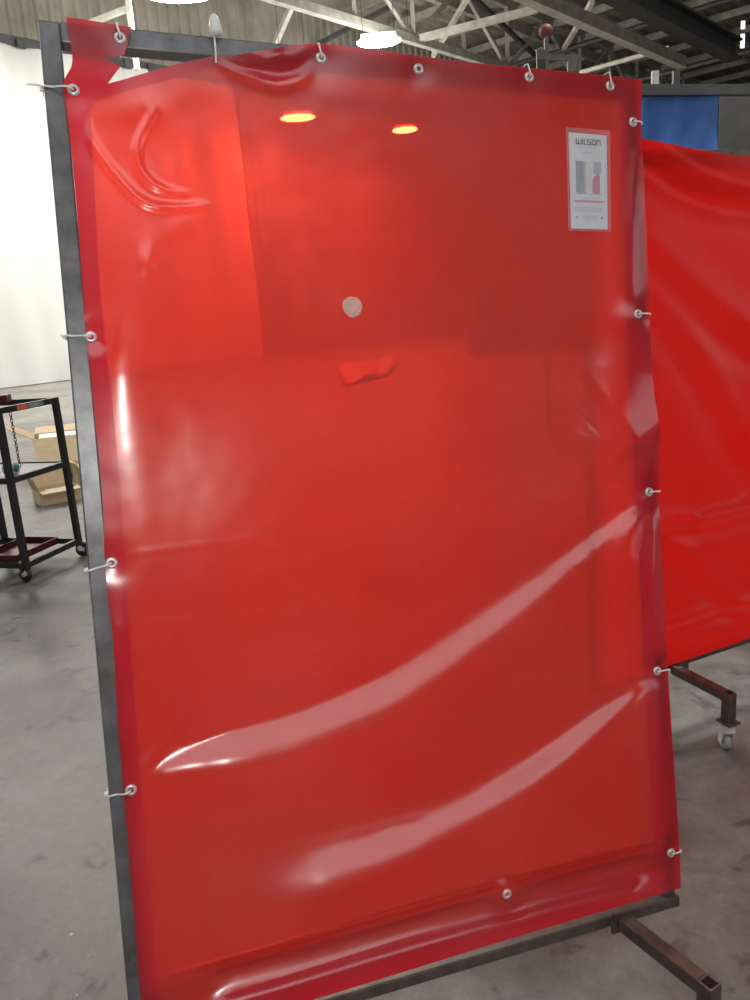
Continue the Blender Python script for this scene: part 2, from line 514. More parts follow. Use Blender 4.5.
def strut(p1, z1, p2, z2, w, mat):
    mb = MB(); mb.bar(on_z(*p1, z1), on_z(*p2, z2), w)
    o = mb.build('ceiling_beam', mat); o['kind'] = 'structure'
strut((414, 40), 11.25, (537, 9), 11.9, .24, MAT['beam'])
strut((433, 56), 11.6, (470, -6), 12.6, .16, MAT['beam'])
strut((472, -4), 12.8, (542, 62), 12.2, .16, MAT['beam_dark'])
strut((560, 55), 12.2, (592, 2), 11.2, .16, MAT['beam'])
strut((275, 44), 11.5, (297, -6), 12.6, .18, MAT['beam'])
strut((318, 44), 12.2, (392, 6), 12.8, .16, MAT['beam_dark'])
strut((88, 24), 9.6, (129, 8), 9.8, .13, MAT['beam'])
hp = on_z(129, 8, 9.8); mb = MB(); mb.bar(hp - Vector((0, 0, 1.5)), Vector((hp.x, hp.y, ROOF)), .13)
mb.build('ceiling_beam', MAT['beam'])['kind'] = 'structure'

# ------------------------------------------------------------------ lights of the hall
def fixture(px, py, z, size, label):
    p = on_z(px, py, z)
    t = thing('bay_light', label, 'ceiling light', p + Vector((0, 0, -.1)), 'ceiling lights')
    Rz = Matrix.Rotation(-math.atan2(p.x, p.y), 3, 'Z')
    L, W = size
    mb = MB(); mb.box(p + Vector((0, 0, .19)), (L * .8, W * .6, .14), Rz, .03); mb.build('housing', MAT['housing'], t)
    b = bmesh.new(); bmesh.ops.create_uvsphere(b, u_segments=28, v_segments=14, radius=.5)
    for v in b.verts: v.co = Rz @ Vector((v.co.x * L, v.co.y * W, v.co.z * .26)) + p + Vector((0, 0, .04))
    mb = MB(); mb.bm(b, 0, True); mb.build('diffuser', MAT['lamp'], t)
    mb = MB()
    for sx in (-.35, .35):
        b = p + Rz @ Vector((L * sx, 0, .25)); mb.cyl(b, Vector((b.x, b.y, ROOF)), .012, n=6)
    mb.build('hanger', MAT['beam_dark'], t)
    return p
LIGHTS = []
LIGHTS.append(fixture(180, -4, 10.2, (1.9, 1.0), 'large bright ceiling light at the top edge above the left of the screen'))
LIGHTS.append(fixture(379, 43, 10.2, (1.5, .9), 'bright ceiling light just above the middle of the screen'))
LIGHTS.append(fixture(298, 119, 8.6, (1.3, .5), 'glowing light seen orange through the red film, left of two'))
LIGHTS.append(fixture(405, 131, 8.6, (1.05, .45), 'glowing light seen orange through the red film, right of two'))

def area(loc, size, power, col=(1, .96, .9), target=None, name='lamp_light', sy=None):
    l = bpy.data.lights.new(name, 'AREA'); l.energy = power; l.color = col
    l.shape = 'RECTANGLE'; l.size = size; l.size_y = sy or size
    o = bpy.data.objects.new(name, l); COL.objects.link(o); o.location = loc
    if target is not None:
        o.rotation_euler = (Vector(target) - Vector(loc)).to_track_quat('-Z', 'Y').to_euler()
    return o
PW = 460
def omni(loc, power):
    l = bpy.data.lights.new('lamp_glow', 'POINT'); l.energy = power; l.color = (1, .96, .9); l.shadow_soft_size = .5
    o = bpy.data.objects.new('lamp_glow', l); COL.objects.link(o); o.location = loc
for p in LIGHTS:
    area(p + Vector((0, 0, -.12)), 1.3, PW)
    omni(p + Vector((0, 0, -1.0)), 330)
# bare lamps without fixtures, added to brighten the white sheeting and the hall
for (s, t) in ((6, 15), (14, 17), (10, 3), (0, 19), (8, 21)):
    area(hall(s, t, 10.1), 1.5, PW)
    omni(hall(s, t, 9.2), 360)
# unseen glowing roof panes added behind the camera so the folds catch sheen
for k, (x, y, sx, sy) in enumerate(((-6.0, -8.7, 3.7, 8.4), (-2, -8.7, 3.7, 8.4), (2, -8.7, 3.7, 8.4), (6, -8.7, 3.7, 8.4), (10, -8.7, 3.7, 8.4))):
    mb = MB(); mb.box((x, y, ROOF - .12), (sx, sy, .1), None, .02); mb.build('window_%d' % (k + 3), MAT['rooflight'])['kind'] = 'structure'
print('LIGHTS', [(round(p.dot(D1), 1), round(p.dot(D2), 1), round(p.z, 1)) for p in LIGHTS], 'sheet t', a2, 'send', s_end)
# flash beside the lens
fl_ = bpy.data.lights.new('camera_flash', 'POINT'); fl_.energy = 25; fl_.shadow_soft_size = .02; fl_.color = (1, .97, .93)
fo = bpy.data.objects.new('camera_flash', fl_); COL.objects.link(fo)
fo.location = Vector(CAM + TM @ np.array([-.03, -.05, -.01]))

wd = bpy.data.worlds.new('hall_air'); scene.world = wd; wd.use_nodes = True
bgn = wd.node_tree.nodes['Background']; bgn.inputs[0].default_value = (.95, .97, 1, 1); bgn.inputs[1].default_value = .30

# ------------------------------------------------------------------ main welding screen
def frame_pose(P, Hreal):
    """pose of a rectangle from its four corners in the picture; returns origin (lower left), axes u (right), v (up), n (to camera), W, H"""
    c = np.array([375, 500.])
    R = [np.array([(x - 375) / F, (y - 500) / F, 1.]) for x, y in P]
    Mx = np.stack([R[0], -R[1], R[2], -R[3]], 1)
    _, _, vt = np.linalg.svd(Mx); sc = vt[-1]; sc = sc * np.sign(sc[0])
    C = [sc[i] * R[i] for i in range(4)]
    k = Hreal / ((np.linalg.norm(C[3] - C[0]) + np.linalg.norm(C[2] - C[1])) / 2)
    C = [Vector(CAM + TM @ (q * k)) for q in C]
    o = C[3]; u = (C[2] - C[3]).normalized(); v = C[0] - C[3]; v = (v - u * v.dot(u)).normalized()
    n = u.cross(v)
    return o, u, v, n, (C[2] - C[3]).length, (C[0] - C[3]).length
FO, FU, FV, FN, FW, FH = frame_pose([(37.7, 19), (641, 79), (680, 901), (133.6, 1063.5)], 1.83)
print('frame', FO, FU, FV, FN, FW, FH)
def fw(u, v, n=0.): return FO + FU * u + FV * v + FN * n
def fuv(px, py, n=0.):
    q = on_plane(px, py, FO + FN * n, np.array(FN)) - FO
    return q.dot(FU), q.dot(FV)

base = fw(FW / 2, 0); base.z = 0
SCR = thing('welding_screen', 'large clear red welding curtain tied to a steel frame on casters, filling the view', 'welding screen', base)
TB = .034
RF = Matrix((FU, FV, FN)).transposed()
def tube(name, u0, v0, u1, v1, mat, w=TB, parent=SCR, label=None):
    mb = MB(); mb.bar(fw(u0, v0, -TB / 2), fw(u1, v1, -TB / 2), w, TB, FN, .003)
    o = mb.build(name, mat, parent)
    if label: o['label'] = label
    return o
tube('left_post', TB / 2, 0, TB / 2, FH, MAT['steel'])
tube('right_post', FW - TB / 2 - .012, 0, FW - TB / 2 - .016, FH, MAT['steel'])
tube('top_rail', TB, FH - TB / 2, FW - TB, FH - TB / 2, MAT['steel'])
mb = MB(); mb.bar(fw(TB, .013, -.008), fw(FW - .014, .013, -.008), .052, .024, FV, .003); mb.build('bottom_rail', MAT['brown_steel'], SCR)

# lower crossbar that the bottom ties go round
x0, y0 = fuv(140, 996, 0); x1, y1 = fuv(676, 848, 0)
mb = MB(); mb.bar(fw(TB, y0 + .003, -.022), fw(FW - TB - .02, y1 + .003, -.022), .024, .016, FN, .003); mb.build('lower_crossbar', MAT['steel'], SCR)

def hollow_bar(mb, p, q, w, wall, upv=(0, 0, 1)):
    """square tube open at q"""
    p = Vector(p); q = Vector(q); d = (q - p).normalized(); s = d.cross(Vector(upv))
    if s.length < 1e-3: s = d.cross(Vector((1, 0, 0)))
    s.normalize(); t = s.cross(d); a = w / 2; b = a - wall
    ring = lambda c, r: [c + s * sx * r + t * sy * r for sx, sy in ((-1, -1), (1, -1), (1, 1), (-1, 1))]
    v = ring(p, a) + ring(q, a) + ring(q, b) + ring(q - d * .06, b)
    f = [[3, 2, 1, 0]]
    for k in range(4):
        j = (k + 1) % 4
        f += [[k, j, 4 + j, 4 + k], [4 + k, 4 + j, 8 + j, 8 + k], [8 + k, 8 + j, 12 + j, 12 + k]]
    f.append([12, 13, 14, 15])
    mb.add(v, f)

def make_caster(top, parent, yaw, r=.036, wide=.024, wheel_mat='caster_plastic', brake=False):
    """swivel caster hanging under the point top; wheel touches the floor at z = 0"""
    top = Vector(top); c = MB()
    fwd = Vector((math.cos(yaw), math.sin(yaw), 0)); side = Vector((-fwd.y, fwd.x, 0))
    hub = Vector((top.x, top.y, r)) + fwd * .022
    # yoke: top cup, stem, two cheeks
    c.cyl(top, top - Vector((0, 0, .014)), .017, n=18)
    c.cyl(top - Vector((0, 0, .012)), top - Vector((0, 0, .03)), .021, .024, n=18)
    yk = top.z - .03
    c.box(Vector((top.x, top.y, yk)) + fwd * .006, (.05, wide + .014, .005), Matrix.Rotation(yaw, 3, 'Z'))
    for sg in (-1, 1):
        a = Vector((top.x, top.y, yk)) + side * sg * (wide / 2 + .005) + fwd * .004
        b = hub + side * sg * (wide / 2 + .005)
        c.bar(a, b, .003, .026, fwd, 0, ext=.008)
    c.cyl(hub - side * (wide / 2 + .009), hub + side * (wide / 2 + .009), .006, n=12)
    o = c.build('caster', MAT['zinc'], parent)
    wmb = MB()
    wmb.lathe(hub - side * (wide / 2), side, [(.004, 0), (r * .7, 0), (r * .93, .001), (r, wide * .2), (r, wide * .8), (r * .93, wide - .001), (r * .7, wide), (.004, wide)], 28)
    wmb.build('wheel', MAT[wheel_mat], o)
    if brake:
        bm_ = MB(); p = hub + Vector((0, 0, r * .35)) + fwd * .03
        bm_.box(p, (.02, wide + .035, .008), Matrix.Rotation(yaw, 3, 'Z') @ Matrix.Rotation(.35, 3, 'Y'), .002)
        bm_.build('brake_pedal', MAT['zinc'], o)
    return o

def make_leg(parent, p0, p1, mat, yaw):
    """arm from the rail p0 out to p1, an open square post with a plate and a caster"""
    w = .032
    leg = MB(); d = (Vector(p1) - Vector(p0)).normalized()
    leg.bar(p0, Vector(p1) - d * (w / 2), w, w, bev=.003)
    hollow_bar(leg, Vector((p1[0], p1[1], .115)), Vector((p1[0], p1[1], p1[2] + w / 2)), w, .004, d)
    lg = leg.build('leg', mat, parent)
    pl = MB(); R = Matrix.Rotation(math.atan2(d.y, d.x), 3, 'Z')
    pl.box((p1[0], p1[1], .111), (.058, .052, .007), R, .001)
    pl.build('caster_plate', mat, lg)
    return make_caster((p1[0], p1[1], .108), lg, yaw, .031, .022)

# leg arm at the right of the rail, its twin at the left (outside the frame)
v0 = fuv(618, 917, 0)
la = fw(v0[0], TB / 2 - .012, .019); lz = la.z
lb = on_z(709, 989, lz)
make_leg(SCR, la, lb, MAT['brown_steel'], 1.2)
gp = MB(); gp.bar(la - FN * .004 + FU * .026, la - FN * .004 - FU * .026, .006, .05, (0, 0, 1)); gp.build('joint_plate', MAT['brown_steel'], SCR)
off = lb - la
la2 = fw(FW - v0[0], TB / 2 - .012, .019); lb2 = la2 + off
make_leg(SCR, la2, lb2, MAT['brown_steel'], 1.9)

# ---- the curtain
OUT_TOP = [(66, 17), (82, 19), (100, 22), (131, 27), (128, 42), (124, 55), (112, 57), (103.5, 58.5), (112, 62), (121, 66), (114, 75), (108, 83.5), (120, 80.5), (150, 71.5), (185, 62), (213, 56)]
OUT_TOP2 = [(213, 56), (232, 56), (252, 52), (275, 48), (298, 44.5), (322, 44), (360, 48), (418, 56), (475, 63), (530, 68), (580, 73), (612, 76), (642, 80)]
OUT_R = [(642, 80), (642, 100), (641, 122), (643, 160), (646, 220), (648, 270), (649.5, 313), (651, 350), (654, 390), (659, 425), (660, 455), (658.5, 491), (660, 520), (662, 560), (665, 610), (667, 650), (668, 671), (671, 720), (675, 780), (679, 840), (681, 888)]
OUT_B = [(681, 888), (640, 900), (560, 924), (480, 948), (400, 973), (345, 990), (300, 1004), (220, 1029), (150, 1051)]
OUT_L = [(150, 1051), (146, 1030), (141, 1000), (136, 940), (131, 880), (127, 830), (123.5, 790), (121, 760), (118, 730), (116, 690), (113, 640), (108, 600), (105, 563), (104, 540), (103, 510), (100, 470), (96, 430), (91, 380), (86, 337), (83, 300), (80, 250), (75, 190), (69, 130), (64.5, 100), (62.5, 85), (66, 76), (71.5, 66), (72, 52), (69, 35), (66, 17)]
STEP = 3.2
def poly(pts, smooth=True):
    if smooth: return catmull(pts, STEP)
    out = []
    for a, b in zip(pts[:-1], pts[1:]):
        k = max(1, int(math.dist(a, b) / STEP))
        out += [np.array(a) + (np.array(b) - np.array(a)) * j / k for j in range(k)]
    return out + [np.array(pts[-1])]
outline = []
for seg, sm in ((OUT_TOP, False), (OUT_TOP2, True), (OUT_R, True), (OUT_B, True), (OUT_L, True)):
    outline += poly(seg, sm)[:-1]
# inner line of the doubled hem
HEM = [(62, 112), (90, 113), (92, 132), (96, 220), (101, 300), (106, 350), (112, 400), (118, 460), (122, 510), (125, 563), (129, 620), (133, 680), (137, 730), (141, 790), (146, 850), (152, 920), (158, 985), (163, 1014),
       (220, 996), (300, 971), (400, 939), (500, 909), (600, 880), (656, 864),
       (652, 800), (648, 740), (645, 680), (641, 600), (637, 520), (634, 450), (629, 380), (627, 313), (625, 250), (622, 180), (620, 135), (618, 101),
       (560, 96), (480, 88), (400, 79), (330, 73), (312, 72), (298, 77), (276, 82), (252, 78), (232, 70), (222, 66), (213, 68), (180, 77), (150, 85), (112, 95), (95, 103), (90, 113)]
hem_line = poly(HEM, False)
R1 = hem_line

def grid_fill():
    cons = [tuple(map(float, p)) for p in outline]
    n = len(cons); edges = [(i, (i + 1) % n) for i in range(n)]
    hl = [tuple(map(float, p)) for p in R1][7:]           # start inside the sheet
    h0 = len(cons); cons += hl
    edges += [(h0 + i, h0 + i + 1) for i in range(len(hl) - 1)]
    arr = np.array(cons)
    O = np.array(outline)
    pts = []
    y = 10.
    row = 0
    while y < 1056:
        xs = np.arange(56 + (STEP / 2 if row % 2 else 0), 690, STEP)
        P = np.stack([xs, np.full_like(xs, y)], 1)
        d = np.min(np.linalg.norm(P[:, None, :] - arr[None], axis=2), axis=1)
        pts += [tuple(p) for p, dd in zip(P, d) if dd > STEP * .62]
        y += STEP * .87; row += 1
    allp = [Vector(p) for p in cons + pts]
    vs, es, fs, *_ = geometry.delaunay_2d_cdt(allp, edges, [list(range(n))], 1, 1e-4)
    return np.array([(v[0], v[1]) for v in vs]), fs
PX, FC = grid_fill()
print('curtain verts', len(PX), 'faces', len(FC))

def seg_field(pts, X):
    """for every point of X: signed distance to the polyline (positive = below/right of it), position 0..1 along it"""
    P = np.array([p[:2] for p in pts], float)
    Q = np.array(catmull(P, 6.))
    L = np.concatenate([[0], np.cumsum(np.linalg.norm(np.diff(Q, axis=0), axis=1))])
    best = np.full(len(X), 1e9); sd = np.zeros(len(X)); tt = np.zeros(len(X))
    for i in range(len(Q) - 1):
        a, b = Q[i], Q[i + 1]; ab = b - a; l2 = ab @ ab
        t = np.clip(((X - a) @ ab) / l2, 0, 1)
        c = a + t[:, None] * ab
        d = np.linalg.norm(X - c, axis=1)
        m = d < best
        cr = ab[0] * (X[:, 1] - a[1]) - ab[1] * (X[:, 0] - a[0])
        best[m] = d[m]; sd[m] = (np.sign(cr) * d)[m]; tt[m] = (L[i] + t * math.sqrt(l2))[m]
    # parameter of control points
    Lc = [0]
    for k in range(len(P) - 1): Lc.append(Lc[-1] + np.linalg.norm(P[k + 1] - P[k]))
    Lc = np.array(Lc) * L[-1] / Lc[-1]
    return sd, tt, Lc, L[-1]

PXM = .00185                    # metres per pixel near the middle of the frame
D = np.full(len(PX), .0075)
def band(pts, below=1):
    """fold: (x, y, half width px, slope). Surface leans up inside the band, hollow above it, crest below it"""
    global D
    sd, tt, Lc, LL = seg_field(pts, PX)
    w = np.interp(tt, Lc, [p[2] for p in pts]); sl = np.interp(tt, Lc, [p[3] for p in pts])
    s = sd * below / w
    # end fade
    D = D + sl * w * PXM * s * np.exp(-s * s / 2)
def ridge(pts):
    """(x, y, half width px, height m)"""
    global D
    sd, tt, Lc, LL = seg_field(pts, PX)
    w = np.interp(tt, Lc, [p[2] for p in pts]); h = np.interp(tt, Lc, [p[3] for p in pts])
    D = D + h * np.exp(-(sd / w) ** 2)
def saw(pts):
    """(x, y, px above, px below, height): long rise from above to the crest line, short drop below it"""
    global D
    sd, tt, Lc, LL = seg_field(pts, PX)
    a = np.interp(tt, Lc, [p[2] for p in pts]); b = np.interp(tt, Lc, [p[3] for p in pts]); h = np.interp(tt, Lc, [p[4] for p in pts])
    D = D + h * np.where(sd < 0, np.exp(-(sd / a) ** 2), np.exp(-(sd / b) ** 2))
def bump(x, y, rx, ry, h, ang=0.):
    global D
    c, s = math.cos(ang), math.sin(ang)
    dx = PX[:, 0] - x; dy = PX[:, 1] - y
    X = (dx * c + dy * s) / rx; Y = (-dx * s + dy * c) / ry
    D = D + h * np.exp(-X * X - Y * Y)

# wide belly of the hanging sheet
bump(390, 560, 230, 330, .012)
# long folds drawn from the ties on the right down to the left
band([(134, 783, 6, .0), (160, 768, 14, .42), (220, 748, 28, .52), (300, 726, 34, .55), (380, 694, 36, .55), (440, 658, 34, .55), (520, 602, 28, .56), (600, 539, 18, .58), (640, 504, 10, .55), (655, 490, 5, .0)], 1)
band([(230, 912, 50, .0), (320, 870, 46, .40), (400, 836, 42, .52), (470, 802, 34, .52), (540, 763, 27, .56), (600, 718, 18, .58), (640, 688, 10, .5), (664, 668, 5, .0)], 1)
band([(320, 815, 24, .0), (420, 770, 23, .36), (490, 717, 21, .46), (560, 640, 17, .47), (600, 585, 13, .47), (645, 500, 5, .0)], 1)
ridge([(128, 782, 5, .0), (146, 764, 5, .006), (166, 738, 6, .007), (192, 712, 9, .002)])
ridge([(560, 690, 14, 0), (590, 650, 12, .004), (600, 600, 12, .004), (606, 560, 10, 0)])
# slack bulges along the right edge
saw([(590, 486, 50, 10, .0), (608, 468, 60, 8, .012), (622, 452, 75, 8, .024), (640, 438, 85, 10, .032), (664, 418, 85, 14, .028)])
saw([(615, 668, 60, 14, .0), (635, 655, 90, 14, .014), (650, 650, 105, 12, .028), (672, 650, 105, 12, .030)])
ridge([(651, 498, 5, .0), (654, 530, 6, .012), (653, 575, 9, .012), (654, 640, 8, .0)])
ridge([(638, 155, 7, .004), (633, 220, 7, .008), (632, 280, 7, .006), (634, 305, 5, 0)])
saw([(636, 316, 22, 20, .0), (624, 370, 38, 34, .012), (612, 440, 46, 30, .018), (606, 474, 46, 20, .006), (604, 482, 40, 20, 0)])
saw([(651, 498, 10, 10, .0), (645, 560, 22, 26, .010), (640, 620, 28, 26, .012), (640, 656, 28, 20, 0)])
# small wrinkles in the upper left
ridge([(142, 92, 7, .0), (152, 112, 6, .004), (141, 135, 4, .0055), (137, 150, 4, .006), (141, 170, 4, .006), (157, 187, 4, .0055), (182, 193, 3, .002), (192, 194, 3, 0)])
ridge([(90, 118, 4, .0), (91, 140, 4, .003), (112, 170, 4, .004), (138, 198, 4, .005), (160, 207, 4, .006), (200, 206, 3.5, .003), (212, 203, 3, 0)])
bump(147, 262, 9, 15, .005); bump(185, 225, 26, 12, .002, -.5)
bump(140, 110, 26, 20, .003)
# pleat under the top edge between two ties
band([(216, 58, 3, .0), (232, 65, 5, .35), (255, 73, 6, .42), (278, 79, 6, .42), (298, 74, 6, .35), (310, 62, 5, .2), (318, 50, 4, .0)], 1)
ridge([(222, 57, 3, .0), (240, 62, 3, .0025), (262, 63, 3, .0025), (280, 54, 3, .002)])
bump(270, 55, 35, 10, .005)
# hem at the top rolls over the rail
# left edge: the sheet stands off between ties
for (x, y, h) in ((85, 210, .004), (118, 680, .006), (140, 900, .005)):
    bump(x, y, 16, 80, h)
ridge([(116, 320, 10, .0), (119, 375, 22, .0032), (128, 450, 28, .003), (142, 540, 26, .002), (150, 640, 16, 0)])
bump(128, 300, 50, 120, .016)
# bottom: pulled in along the tie line, bulging above and flaring below
CR = [(150, 993), (200, 976), (300, 947), (400, 917), (500, 890), (600, 864), (668, 848)]
sd, tt, Lc, LL = seg_field(CR, PX)
def sst(x, a, b):
    t = np.clip((x - a) / (b - a), 0, 1); return t * t * t * (t * (6 * t - 15) + 10)
SDC = sd.copy()
prof = .042 * np.exp(-(np.minimum(sd + 13, 0) / 125.) ** 2) * (1 - sst(sd, -13, 0)) - .009 * sst(sd, -13, 0) * (1 - sst(sd, 0, 22)) + .0014 * 2.2 * (np.logaddexp(0, (sd - 18) / 2.2) - np.logaddexp(0, (sd - 36) / 2.2))
hold = sst(sd, -14, -2)
fade = np.clip((PX[:, 0] - 150) / 60., 0, 1)
inner = sst(PX[:, 0], 185, 240) * (1 - sst(PX[:, 0], 630, 662))
D = D * (1 - hold) + .005 * hold + prof * (fade * (.35 + .65 * inner))
# storage fold lines
for pts in ([(112, 556), (300, 532), (480, 508), (620, 505)], [(120, 626), (300, 605), (420, 590), (600, 560)], [(130, 880), (300, 845), (420, 815)]):
    sd, tt, Lc, LL = seg_field(pts, PX)
    D = D + .00035 * np.exp(-(sd / 3.2) ** 2)
# dimple of each tie
LT = [(73.5, 90), (91, 337), (111.5, 563), (131, 790)]
RT = [(633, 122), (638, 314), (649, 492), (657, 671), (671, 853)]
TT = [(120, 38), (321, 58), (418.5, 69), (529, 77), (610, 86)]
BT = [(507, 894)]
for (x, y) in LT + RT + TT + BT:
    d2 = (PX[:, 0] - x) ** 2 + (PX[:, 1] - y) ** 2
    k = np.exp(-d2 / 16 ** 2)
    D = D * (1 - k) + .0065 * k
flap = np.clip((128 - PX[:, 0]) / 30, 0, 1) * np.clip((105 - PX[:, 1]) / 25, 0, 1)
D = D * (1 - flap) + flap * (.007 + .004 * np.clip((PX[:, 0] - 66) / 60, 0, 1))
# soft handling waviness
for i in range(len(PX)):
    x, y = PX[i]
    D[i] += (.0012 + .0018 * min(1, max(0, (x - 200) / 200))) * noise.noise(Vector((x / 120, y / 150, 1.7))) + .0004 * noise.noise(Vector((x / 26, y / 26, 5)))
D = np.maximum(D, .0025 - .010 * inner * np.exp(-(SDC / 14.) ** 2))

CV = []
for (x, y), d in zip(PX, D):
    u, v = fuv(x, y, d)
    CV.append(fw(u, v, d))
def depth_at(x, y):
    k = int(np.argmin((PX[:, 0] - x) ** 2 + (PX[:, 1] - y) ** 2)); return D[k]
def on_film(x, y, dn=0.):
    d = depth_at(x, y); u, v = fuv(x, y, d); return fw(u, v, d + dn)

# inside test against the hem's inner line
HP = np.array(R1[7:])
def inside(C, P):
    r = np.zeros(len(C), bool); x, y = C[:, 0], C[:, 1]; j = len(P) - 1
    for i in range(len(P)):
        if P[i][1] != P[j][1]:
            m = ((P[i][1] > y) != (P[j][1] > y)) & (x < (P[j][0] - P[i][0]) * (y - P[i][1]) / (P[j][1] - P[i][1]) + P[i][0])
            r ^= m
        j = i
    return r
cur = MB(); hem = MB()
def sub(faces):
    idx = sorted({i for f in faces for i in f}); mp = {k: i for i, k in enumerate(idx)}
    return [CV[k] for k in idx], [[mp[i] for i in f] for f in faces]
fin = []; fout = []
cent = np.array([PX[list(f)].mean(0) for f in FC])
INS = inside(cent, HP)
for f, k in zip(FC, INS):
    (fin if k else fout).append(list(f))
cur.add(*sub(fin), 0, True); hem.add(*sub(fout), 0, True)
CURT = cur.build('curtain', MAT['film'], SCR)
hem.build('hem', MAT['hem'], CURT, label='doubled darker red hem')

# grommets
def grommet(x, y, parent):
    p = on_film(x, y, .001)
    mb = MB(); mb.lathe(p, FN, [(.0048, -.004), (.0045, .0018), (.0060, .0026), (.0090, .0018), (.0105, -.0008), (.0105, -.003), (.0048, -.004)], 26)
    return mb.build('grommet', MAT['zinc'], parent)
for (x, y) in LT + RT + TT + BT: grommet(x, y, CURT)

# zip ties
def tie(name, pts, w=.0018, h=.0009, upv=None, head=None, tail=None):
    mb = MB(); P = catmull([tuple(p) for p in pts], .003)
    mb.sweep([Vector(p) for p in P], w, h, 8, upv)
    if head is not None:
        c, R = head; mb.box(c, (.0075, .007, .006), R, .0015)
    if tail is not None:
        mb.sweep(tail, w, h, 8, upv)
    return mb.build(name, MAT['nylon'], SCR)
for i, (x, y) in enumerate(LT):
    d = depth_at(x, y); u, v = fuv(x, y, d)
    dv = (.006, .004, -.010, -.006)[i]
    pts = [fw(u, v, d - .004), fw(u - .002, v, d + .006), fw(u - .012, v + dv * .3, d + .009), fw(.012, v + dv * .7, .004), fw(-.0005, v + dv, .0015), fw(-.0022, v + dv, -TB / 2), fw(-.002, v + dv, -TB - .003), fw(.016, v + dv, -TB - .003), fw(TB + .004, v + dv, -TB), fw(TB + .006, v + dv * .5, -.010), fw(u, v, d - .006)]
    tail = None
    if i == 0: tail = [fw(-.003, v + dv, .001), fw(-.012, v + dv, .003), fw(-.027, v + dv - .001, .004)]
    if i == 1: tail = [fw(-.003, v + dv, .001), fw(-.010, v + dv, .003)]
    tie('zip_tie', pts, upv=FV.cross(FU) * -1, head=(fw(-.004, v + dv, -.012), RF), tail=tail)
RTE = [642, 650.5, 660, 669, 681]
for i, (x, y) in enumerate(RT):
    ue = fuv(RTE[i], y, .006)[0]
    d = depth_at(x, y); u, v = fuv(x, y, d)
    pts = [fw(u, v, d - .004), fw(u + .002, v, d + .006), fw((u + ue) / 2, v, d + .005), fw(ue - .001, v - .001, .009), fw(ue + .0015, v - .001, -.004), fw(ue - .004, v, -TB - .003), fw(FW - TB, v, -TB - .003), fw(FW - TB - .004, v, -.012), fw(u, v, d - .006)]
    tie('zip_tie', pts, upv=FN)
for i, (x, y) in enumerate(TT):
    if i == 2: continue
    d = depth_at(x, y); u, v = fuv(x, y, d)
    pts = [fw(u, v, d - .004), fw(u, v + .002, d + .006), fw(u - .003, v + .014, d + .007), fw(u - .003, FH + .002, .010), fw(u - .002, FH + .005, -.010), fw(u - .002, FH + .004, -TB - .003), fw(u, FH - TB, -TB - .003), fw(u, FH - TB - .003, -.014), fw(u, v, d - .006)]
    tie('zip_tie', pts, upv=FN)
# tie whose wide white tag stands above the top rail
u, v = fuv(215.5, 60, .008)
pts = [fw(u, v - .006, .010), fw(u, v + .010, .016), fw(u + .001, v + .030, .010), fw(u + .001, FH - .004, .006), fw(u + .001, FH + .006, -.008), fw(u, FH + .003, -TB - .004), fw(u, FH - TB - .003, -TB - .003), fw(u, FH - TB - .004, -.012), fw(u, v - .006, .004)]
ztag = tie('zip_tie', pts, upv=FN)
pu, pv = fuv(217, 36, .01)
tg = MB(); prof = [(.0005, .0), (.008, .001), (.0112, .004), (.0110, .012), (.0100, .022), (.0078, .030), (.0045, .0355), (.0005, .037)]
tg.lathe(fw(pu, pv + .001, .010), FV * .98 + FU * -.1, prof, 20)
for k in range(3):
    a = fw(pu - .004 + k * .005, pv + .006, .0205); b = fw(pu - .003 + k * .003, pv + .028, .0175)
    tg.sweep([a, (a + b) / 2 + FN * .002, b], .0011, .0011, 6, FN)
tg.build('tie_tag', MAT['nylon'], SCR, label='white plastic tag above the top rail')

# product label under a clear sleeve
lab = MB()
LC = [(568.5, 132.5), (606.5, 135.5), (607.5, 229.5), (571, 228.5)]
def lq(a, b):
    """point on the label: a 0..1 across, b 0..1 down, as picture position"""
    t = np.array(LC[0]) * (1 - a) + np.array(LC[1]) * a; bt = np.array(LC[3]) * (1 - a) + np.array(LC[2]) * a
    return t * (1 - b) + bt * b
lu = [fuv(*p, .02) for p in LC]
lab_n = max(depth_at(*lq(a, b)) for a in (0, .25, .5, .75, 1) for b in (0, .2, .4, .6, .8, 1)) + .002
def lpt(a, b, dn=0.):
    x, y = lq(a, b); u, v = fuv(x, y, lab_n); return fw(u, v, lab_n + dn)
def lquad(a0, b0, a1, b1, z, mi):
    q = [lpt(a0, b0, z), lpt(a1, b0, z), lpt(a1, b1, z), lpt(a0, b1, z)]; lab.add(q, [[0, 1, 2, 3]], mi)
def lslab(mb, a0, b0, a1, b1, z0, z1):
    q = [lpt(a, b, z) for z in (z0, z1) for a, b in ((a0, b0), (a1, b0), (a1, b1), (a0, b1))]
    mb.add(q, [[3, 2, 1, 0], [4, 5, 6, 7], [0, 1, 5, 4], [1, 2, 6, 5], [2, 3, 7, 6], [3, 0, 4, 7]])
lslab(lab, 0, 0, 1, 1, 0, .0006)
def lq2(a0, b0, a1, b1, mi): lquad(a0, b0, a1, b1, .0009, mi)
lq2(.16, .29, .37, .625, 2); lq2(.37, .29, .43, .625, 3); lq2(.46, .30, .58, .60, 4); lq2(.64, .29, .84, .42, 3)
pts = [(.60, .625), (.60, .49), (.645, .45), (.70, .43), (.74, .41), (.80, .44), (.80, .625)]
lab.add([lpt(a, b, .0010) for a, b in pts], [list(range(len(pts)))], 5)
lq2(.16, .628, .84, .636, 2)
for k in range(14):
    a = .11 + k * .058; lq2(a, .70, a + .047, .724, 5)
for k in range(9): lq2(.30 + k * .05, .675, .335 + k * .05, .683, 3)
